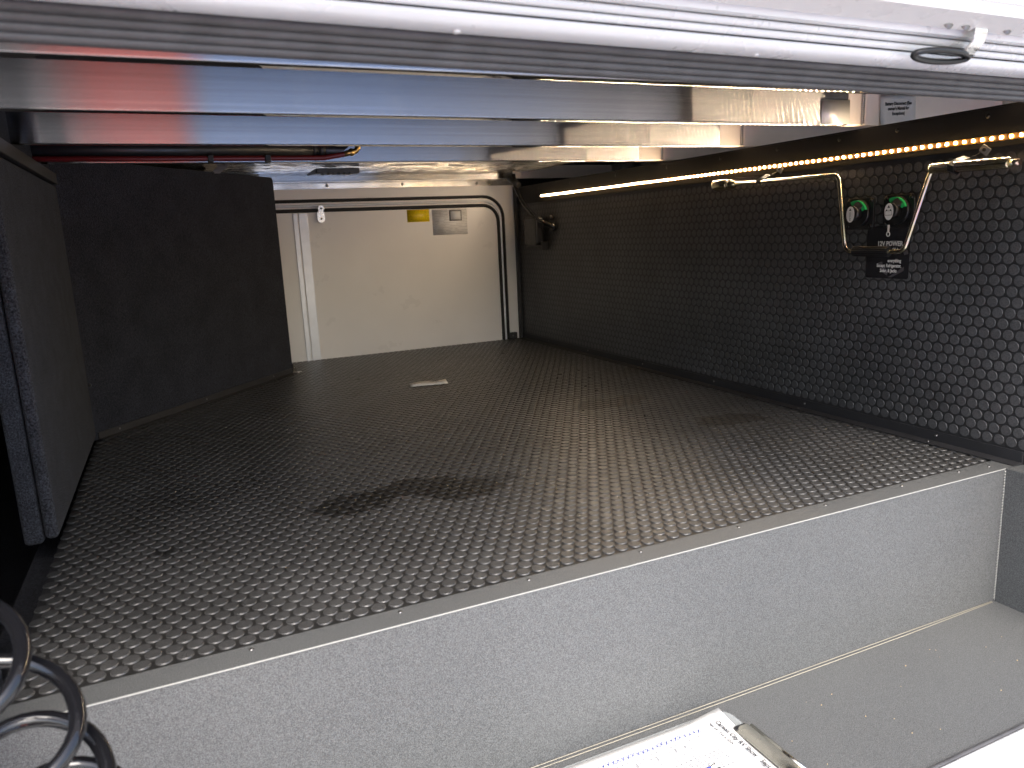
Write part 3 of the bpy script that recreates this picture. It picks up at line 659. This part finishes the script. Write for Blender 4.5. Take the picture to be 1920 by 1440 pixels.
text('lettering', 'Except: Refrigerator,', .0092, m1 @ Matrix.Translation((.0055, -.0295, 0)), 'print', pl, 'CENTER', .0003, .74)
text('lettering', 'Solar, & Jacks', .0092, m1 @ Matrix.Translation((.0045, -.0395, 0)), 'print', pl, 'CENTER', .0003, .78)

# ------------------------------------------------------------------ stickers on the second beam
bl = empty('battery_label', 'white paper battery disconnect label on the beam above the right wall', 'label', (1.41, 1.15, .64))
mf = frame((1.362, 1.1535, .620), (1, 0, .06), (0, 0, 1))
s_ = sheet(.103, .060, mf, lambda u, v: .004 * max(0, .25 - v) ** 1 * 4 * .6, 6, 8); part(s_, 'paper', 'paper', bl, uv=s_.uvf)
text('lettering', "Battery Disconnect (See\nowner's Manual for\nExceptions)", .0093, mf @ Matrix.Translation((.0515, .040, .0012)), 'ink', bl, 'CENTER', .00035, .84)
s_ = sheet(.076, .046, frame((1.200, 1.1538, .622), (1, 0, .02), (0, 0, 1))); tag(s_.build('clear_sticker', 'cleartape', uv=s_.uvf), 'pale clear sticker on the beam left of the weld', 'label')

# ------------------------------------------------------------------ black box and cable in the far right corner
bx = empty('wall_light', 'small black boxed lamp on the coin wall near the far corner', 'lamp', (XR, 2.66, .43))
mb = MB(); mb.prism(rrect(2.62, 2.75, .372, .478, .010), XR - .013, XR - .0015, 'X'); part(mb, 'mount', 'black', bx, bevel=.002)
mb = MB(); mb.prism(rrect(2.60, 2.70, .385, .492, .016), XR - .048, XR - .013, 'X'); part(mb, 'housing', 'black', bx, bevel=.006, seg=3)
mb = MB(); mb.box((XR - .040, 2.701, .400), (XR - .034, 2.708, .468)); part(mb, 'glass_edge', 'steel', bx)
mb = MB(); mb.box((XR - .030, 2.59, .368), (XR - .0015, 2.60, .40)); part(mb, 'bracket', 'black', bx, bevel=.002)
cb = empty('dark_cable', 'dark cable drooping from the roof to the wall lamp', 'cable', (XR - .03, 2.6, .55))
cp = fillet([(1.262, 2.745, .66), (1.262, 2.735, .615), (1.275, 2.69, .545), (1.29, 2.60, .478), (1.318, 2.52, .452)], .08, 8)
mb = MB(); mb.tube(cp, .0080, 10); part(mb, 'sheath', 'hose', cb)
mb = MB(); mb.tube([(1.325, 2.535, .452), (1.312, 2.535, .452)], .016, 14); mb.tube([(1.322, 2.55, .486), (1.312, 2.55, .486)], .009, 10); part(mb, 'gland', 'black', cb)
mb = MB(); mb.tube([(1.25, 2.76, .648), (1.262, 2.735, .630), (1.27, 2.715, .615)], .012, 10); part(mb, 'boot', 'black', cb)

# ------------------------------------------------------------------ paper strip on the floor
fp = empty('paper_strip', 'narrow printed white paper strip lying on the coin floor', 'paper', (.67, 2.15, .001))
mf = frame((.612, 2.126, .0012), (1, -.19, .0), (.18, 1, 0))
s_ = sheet(.112, .050, mf, lambda u, v: .002 + .004 * abs(math.sin(u * 4.5)) * v, 10, 2); part(s_, 'strip', 'paper', fp, uv=s_.uvf)
s_ = sheet(.022, .016, mf @ Matrix.Translation((.012, .022, .0042))); part(s_, 'barcode', 'stripprint', fp, uv=s_.uvf)
s_ = sheet(.030, .005, mf @ Matrix.Translation((.058, .034, .0050))); part(s_, 'print_line', 'greyink', fp)
s_ = sheet(.022, .004, mf @ Matrix.Translation((.076, .022, .0050))); part(s_, 'print_line', 'greyink', fp)

# ------------------------------------------------------------------ clipboard with schedule, pen
cbz = ZW + .002
cl_ = empty('clipboard', 'clear clipboard with brass clip lying in the front well', 'clipboard', (.5, .66, cbz))
poly = rrect(.345, .652, .556, .768, .022); mb = MB(); mb.prism(poly, cbz, cbz + .003, 'Z'); part(mb, 'board', 'clearboard', cl_, bevel=.0006)
px0 = frame((.634, .760, cbz + .0042), (0, -1, 0), (1, 0, 0))    # paper: x runs towards the viewer, y towards the clip
def pcurl(u, v): return .001 + .012 * max(0, v - .80) * max(0, .35 - u) * 8 + .004 * max(0, .12 - u) * 4
pw, ph = .202, .272
mfp = px0 @ Matrix.Translation((0, -ph, 0))
pap = empty('schedule_sheet', 'printed show schedule held in the clipboard', 'paper', (.5, .66, cbz + .004))
s_ = sheet(pw, ph, mfp, pcurl, 16, 16); part(s_, 'paper', 'paper', pap, uv=s_.uvf)
up = lambda x, yb, z=.0022: px0 @ Matrix.Translation((x, -yb, z))
text('title', 'Carson City RV Show - Sept 24', .0098, up(.018, .021, .0060), 'ink', pap, 'LEFT', .0003, .92)
text('title', 'Sept 24 - Oct 6, 2024', .0058, up(.016, .030, .0050), 'ink', pap, 'LEFT', .00015, .95)
text('heading', 'New Units', .0052, up(.016, .041, .0042), 'greyink', pap, 'LEFT')
def marks(rects, z=.0026):
    """flat printed bars on the sheet: (x, y below the top edge, width, height)"""
    mb = MB()
    for a, b, c, d in rects: mb.add([up(a, b, z) @ Vector((0, 0, 0)), up(a + c, b, z) @ Vector((0, 0, 0)), up(a + c, b - d, z) @ Vector((0, 0, 0)), up(a, b - d, z) @ Vector((0, 0, 0))], [(0, 1, 2, 3)])
    return mb
rows = [.050 + k * .0076 for k in range(29)]
tag(part(marks([(.028, r_, .160, .0008) for r_ in rows] + [(x_, .266, .0007, .217) for x_ in (.028, .062, .090, .124, .188)]), 'table_lines', 'greyink', pap), kind='stuff')
dots = []
for r_ in rows:
    for x_, wd in ((.064, .024), (.126, .022), (.152, .016)):
        q_ = x_
        while q_ < x_ + wd * random.uniform(.5, 1): l_ = random.uniform(.0008, .0030); dots.append((q_, r_ - .0022, l_, .0014)); q_ += l_ + .0009
    if random.random() < .3: dots.append((.034, r_ - .002, random.uniform(.003, .012), .0016))
tag(part(marks(dots), 'table_entries', 'greyink', pap), kind='stuff')
mb = MB()   # hand-made crosses down the first column
for k in range(26):
    yb = .050 + k * .0076; j1 = random.uniform(-.0008, .0008)
    for sgn in (1, -1):
        a = up(.016 + j1, yb - .003 * sgn, .0034) @ Vector((0, 0, 0)); b = up(.0235 + j1, yb + .003 * sgn + random.uniform(-.001, .001), .0034) @ Vector((0, 0, 0))
        d = (b - a).normalized().cross(Vector((0, 0, 1))) * .0005; mb.add([a - d, a + d, b + d, b - d], [(0, 1, 2, 3)])
tag(part(mb, 'pen_crosses', 'blueink', pap), 'row of blue hand-drawn crosses', kind='stuff')
s_ = sheet(.016, .0045, up(.089, .075, .0032)); part(s_, 'dark_heading', 'greyink', pap)
mb = MB(); mb.prism([(.633, cbz + .0055), (.626, cbz + .0090), (.634, cbz + .0150), (.646, cbz + .0145), (.652, cbz + .0075), (.650, cbz + .0035), (.645, cbz + .0035)], -.715, -.600, 'Y')
mb.v = [(x, -y, z) for x, y, z in mb.v]; part(mb, 'clip', 'clip', cl_, bevel=.0012)
mb = MB(); mb.tube([(.652, .713, cbz + .009), (.652, .602, cbz + .009)], .0035, 10); part(mb, 'clip_spring', 'clip', cl_)
mb = MB(); mb.box((.627, .712, cbz + .006), (.646, .720, cbz + .012)); part(mb, 'rubber_foot', 'black', cl_, bevel=.001)
pn = empty('blue_pen', 'blue ballpoint pen lying on the schedule sheet', 'pen', (.53, .66, cbz + .01))
pa, pb = Vector((.560, .676, cbz + .0105)), Vector((.425, .612, cbz + .0105)); dd_ = (pb - pa).normalized()
mb = MB(); mb.tube([pa + dd_ * .014, pa + dd_ * .018, pb], [.0040, .0048, .0048], 14); part(mb, 'barrel', 'bluepen', pn)
mb = MB(); mb.tube([pa, pa + dd_ * .002, pa + dd_ * .014], [.0007, .0012, .0036], 12); part(mb, 'tip', 'steel', pn)

# ------------------------------------------------------------------ hatch head: ribbed seal, white extrusion, raised door with latch
def along(prof, name, m, root, x0=-.45, x1=1.36, smooth=True):
    """profile (y, z) swept across the opening; the head sags slightly to the right"""
    xs = np.linspace(x0, x1, 12); n = len(prof); mb = MB(); vs = []
    for x in xs:
        dz = -.0108 * (x + .07)
        vs += [(x, y, z + dz) for y, z in prof]
    mb.add(vs, [(i*n+k, i*n+(k+1)%n, (i+1)*n+(k+1)%n, (i+1)*n+k) for i in range(len(xs)-1) for k in range(n)], smooth)
    mb.f += [tuple(range(n)), tuple((len(xs)-1)*n+k for k in range(n))]; mb.sm += [False, False]
    return part(mb, name, m, root)
def circ(y, z, ry, rz=None, n=14): return [(y + ry * math.cos(2*math.pi*k/n), z + (rz or ry) * math.sin(2*math.pi*k/n)) for k in range(n)]
se = empty('hatch_seal', 'wide ribbed grey rubber seal across the top of the opening', 'seal', (.45, .56, .57))
along(circ(.558, .5712, .0055, .0032), 'rib', 'seal', se); along(circ(.555, .5760, .0058, .0034), 'rib', 'seal', se)
along(circ(.552, .5812, .0058, .0036), 'rib', 'seal', se); along(circ(.548, .5868, .0062, .0042), 'rib', 'seal', se)
along([(.562, .5700), (.60, .5815), (.60, .640), (.552, .640), (.552, .590), (.556, .573)], 'base', 'seal', se, smooth=False)
hf = empty('hatch_head_frame', 'white aluminium frame rail across the top of the opening', 'frame', (.45, .52, .60))
along([(.545, .5900), (.538, .5872), (.530, .5868), (.522, .5885), (.517, .5925), (.516, .5960), (.545, .604)], 'lower_lip', 'whitealu', hf)
along([(.545, .6045), (.516, .5975), (.5135, .5985), (.512, .6020), (.545, .611)], 'middle_rib', 'whitealu', hf)
along([(.545, .6112), (.512, .6030), (.509, .6036), (.507, .6075), (.545, .618)], 'middle_rib', 'whitealu', hf)
along([(.545, .6182), (.507, .6085), (.500, .6090), (.4985, .6140), (.500, .70), (.545, .70)], 'upper_flange', 'whitealu', hf, smooth=False)
for x in (.205, .475, .86):
    mb = MB(); z_ = .5868 - .009 * (x + .07); mb.tube([(x, .531, z_ + .0015), (x, .531, z_ - .0018)], [.0045, .0025], 10); part(mb, 'drain_plug', 'whitealu', hf)
hd = empty('raised_hatch_door', 'white hatch door swung up above the opening', 'hatch door', (.45, .49, .615))
along([(.498, .6150), (.494, .6125), (.468, .6190), (.463, .6260), (.440, 1.18), (.465, 1.18), (.498, .640)], 'door_edge', 'white', hd, smooth=False)
along([(.4640, .6270), (.4605, .6275), (.4375, 1.17), (.4410, 1.17)], 'inner_panel', 'pebble', hd, x0=.50, smooth=False)
la = empty('door_latch', 'metal latch bracket with dark striker loop on the raised hatch door', 'latch', (.70, .49, .60))
dz = -.009 * .77
mb = MB(); vs = []
for y_, z_, wd in ((.490, .6235, .0075), (.488, .612, .0085), (.490, .602, .0080), (.497, .5955, .0085), (.508, .5935, .010)):
    vs += [(.700 - wd, y_, z_ + dz), (.700 + wd, y_, z_ + dz), (.700 + wd, y_ + .0015, z_ + dz + .0012), (.700 - wd, y_ + .0015, z_ + dz + .0012)]
mb.add(vs, [(4*i+k, 4*i+(k+1)%4, 4*i+4+(k+1)%4, 4*i+4+k) for i in range(4) for k in range(4)] + [(3,2,1,0), (16,17,18,19)]); part(mb, 'bracket', 'steel', la, bevel=.0004)
mb = MB(); lp_ = [(.668 + .036 * math.cos(a), .505 - .006 * math.sin(a) - .002, .5905 + dz + .0035 * math.sin(a)) for a in np.linspace(0, 2 * math.pi, 33)]
mb.tube(lp_, .0028, 8, cap=False); part(mb, 'striker_loop', 'bscrew', la)
mb = MB(); mb.tube([(.655, .499, .5945 + dz), (.705, .499, .5935 + dz)], .0026, 10); part(mb, 'pin', 'steel', la)
for x in (.655, .678, .735): screw((x, .4895, .6145 + dz), (0, -1, .3), la, BIGSCREW)

# ------------------------------------------------------------------ sill at the front of the well
si = empty('hatch_sill', 'white aluminium sill rail along the bottom of the opening', 'sill', (.6, .53, ZW))
def rail(prof, name, m): mb = MB(); mb.prism(prof, -.30, 1.284, 'X'); return part(mb, name, m, si, bevel=.0008)
rail(circ(.5515, ZW + .002, .0035, .0035, 10), 'gasket', 'seal')
rail([(.5475, ZW - .006), (.5475, ZW + .004), (.544, ZW + .0065), (.539, ZW + .0065), (.5365, ZW + .003), (.5365, ZW - .006)], 'inner_bead', 'whitealu')
rail([(.5335, ZW - .008), (.5335, ZW + .0005), (.516, ZW - .001), (.516, ZW - .008)], 'step', 'whitealu')
rail([(.5145, ZW - .010), (.5145, ZW - .002), (.508, ZW - .0028), (.508, ZW - .010)], 'rib', 'whitealu')
rail([(.5065, ZW - .020), (.5065, ZW - .0035), (.455, ZW - .006), (.455, ZW - .020)], 'flange', 'white')
for x in (.72, .935, 1.15): screw((x, .487, ZW - .0045), (0, -.05, 1), si, BIGSCREW)

# ------------------------------------------------------------------ coiled hose at lower left
hz = empty('coiled_hose', 'glossy black coiled hose hanging at the lower left corner', 'hose', (-.16, .52, .05))
RM = cam.rotation_euler.to_matrix()
def at(u, v, d):
    q = RM @ Vector(((u - 960) / 1406.6, -(v - 720) / 1406.6, -1)); q.normalize(); return cl + q * d
D0 = .60
A = [at(-150, 1100, D0 + .02), at(-72, 1246, D0), at(36, 1362, D0), at(90, 1478, D0), at(150, 1560, D0), at(190, 1680, D0)]
e1 = (RM @ Vector((1, -.10, 0))).normalized(); e2 = (RM @ Vector((-.10, .52, -.86))).normalized()
path = []; turns = 5; nn_ = 28; rad = .036
for k in range(turns * nn_ + 1):
    s = k / nn_; i = min(int(s), 4); f_ = s - i
    c_ = A[i].lerp(A[i + 1], f_); th = -2 * math.pi * s
    path.append(c_ + e1 * rad * math.cos(th) + e2 * rad * math.sin(th))
mb = MB(); mb.tube(path, .0052, 14); part(mb, 'coil', 'hose', hz)

# ------------------------------------------------------------------ crumbs
mb = MB()
for k in range(150):
    if k < 55: x, y, z = random.gauss(.45, .12), random.gauss(1.2, .06), .0002
    elif k < 120: x, y, z = random.uniform(-.1, 1.28), random.uniform(.86, 2.3), .0002
    else: x, y, z = random.uniform(.2, 1.25), random.uniform(.58, .78), ZW + .0006
    r_ = random.uniform(.0006, .0016)
    vs = [(x + r_ * random.uniform(.5, 1) * a, y + r_ * random.uniform(.5, 1) * b, z + r_ * c) for a, b, c in ((1, 0, 0), (0, 1, .2), (-1, 0, 0), (0, -1, .2), (0, 0, 1))]
    mb.add(vs, [(0, 1, 4), (1, 2, 4), (2, 3, 4), (3, 0, 4), (3, 2, 1, 0)])
tag(mb.build('crumbs', 'crumb'), 'scattered crumbs and grit on the floor and in the well', kind='stuff')

# ------------------------------------------------------------------ colour sheets added out of view, to tint the reflections in the beams
def reflection_sheet(name, label, x0, x1, y0, y1, m):
    mb = MB(); nx, ny = 8, 16; vs = []
    for top in (.012, 0):
        for j in range(ny + 1):
            for i in range(nx + 1):
                u, v = i / nx, j / ny
                vs.append((x0 + (x1 - x0) * u + .012 * math.sin(v * 17), y0 + (y1 - y0) * v + .012 * math.sin(u * 9), -.949 + top + (.010 * (1 + math.sin(u * 7 + v * 11)) if top else 0)))
    n1 = (nx + 1) * (ny + 1); fs = []
    for j in range(ny):
        for i in range(nx):
            a = j * (nx + 1) + i; fs += [(a, a + 1, a + nx + 2, a + nx + 1), (n1 + a + nx + 1, n1 + a + nx + 2, n1 + a + 1, n1 + a)]
    ring = list(range(nx + 1)) + [j * (nx + 1) + nx for j in range(1, ny + 1)] + [ny * (nx + 1) + i for i in range(nx - 1, -1, -1)] + [j * (nx + 1) for j in range(ny - 1, 0, -1)]
    for k in range(len(ring)): a, b = ring[k], ring[(k + 1) % len(ring)]; fs.append((a, n1 + a, n1 + b, b))
    mb.add(vs, fs, True); tag(mb.build(name, m), label, 'mat')
reflection_sheet('reflection_sheet', 'added red sheet on the ground outside, tints the left of the beams by reflection', -.42, .24, -6.5, -1.0, 'redsheet')
reflection_sheet('reflection_sheet', 'added blue sheet on the ground outside, tints the middle of the beams by reflection', .27, 2.3, -6.5, -1.0, 'bluesheet')
reflection_sheet('reflection_sheet', 'added black sheet on the ground outside, darkens the far left of the beams by reflection', -2.6, -.45, -6.5, -1.0, 'trimblack')

# ------------------------------------------------------------------ pieces that belong to a part become sub-parts of it
NEST = {'battery_switch': {'arrow_mark': 'face_sticker', 'battery_mark': 'face_sticker', 'solar_lettering': 'face_sticker', 'screw': 'base_plate', 'green_arc': 'dial'},
    'power_placard': {'emblem': 'plate', 'lettering': 'plate'}, 'battery_label': {'lettering': 'paper'},
    'schedule_sheet': {k: 'paper' for k in ('title', 'heading', 'table_lines', 'table_entries', 'pen_crosses', 'dark_heading')},
    'header_angle': {'screw': 'flange'}, 'upper_trim': {'screw': 'strip'}, 'floor_trim': {'screw': 'angle'}, 'divider_trim': {'screw': 'angle'}, 'base_block': {'screw': 'block'},
    'hatch_sill': {'screw': 'flange'}, 'front_well': {'screw': 'top_flange', 'worn_edge': 'riser', 'corner_seam': 'side_panel'}, 'latch_strike': {'screw': 'plate'}, 'door_latch': {'screw': 'bracket'},
    'hatch_door': {'edge_strip': 'skin'}, 'black_pipe': {'cable_tie': 'pipe', 'collar': 'pipe'}, 'red_hose': {'nut': 'elbow', 'clip': 'hose'}, 'crank_handle': {'drive_end': 'sleeve', 'hex_nut': 'socket'},
    'instruction_sheet': {'picture': 'sheet', 'picture_screen': 'sheet'}, 'clipboard': {'clip_spring': 'clip', 'rubber_foot': 'clip'}, 'paper_strip': {'barcode': 'strip', 'print_line': 'strip'},
    'wall_light': {'glass_edge': 'housing'}, 'hatch_head_frame': {'drain_plug': 'lower_lip'}, 'cross_beam': {'weld_bead': 'end_section'}, 'pipe_clamp': {'screw': 'tab'}, 'roof_strap': {'screw': 'strap'}, 'roof_cleat': {'tooth': 'bar'}}
base = lambda o: o.name.split('.')[0]
kids = {}
for o in COL.objects:
    if o.parent: kids.setdefault(o.parent.name, []).append(o)
for o in list(COL.objects):
    if o.parent is None and base(o) in NEST:
        ch = kids.get(o.name, []); where = {base(c): c for c in reversed(ch)}
        for c in ch:
            p_ = NEST[base(o)].get(base(c))
            if p_ and p_ in where: c.parent = where[p_]; c.matrix_parent_inverse = Matrix()      # parts are modelled in world coordinates
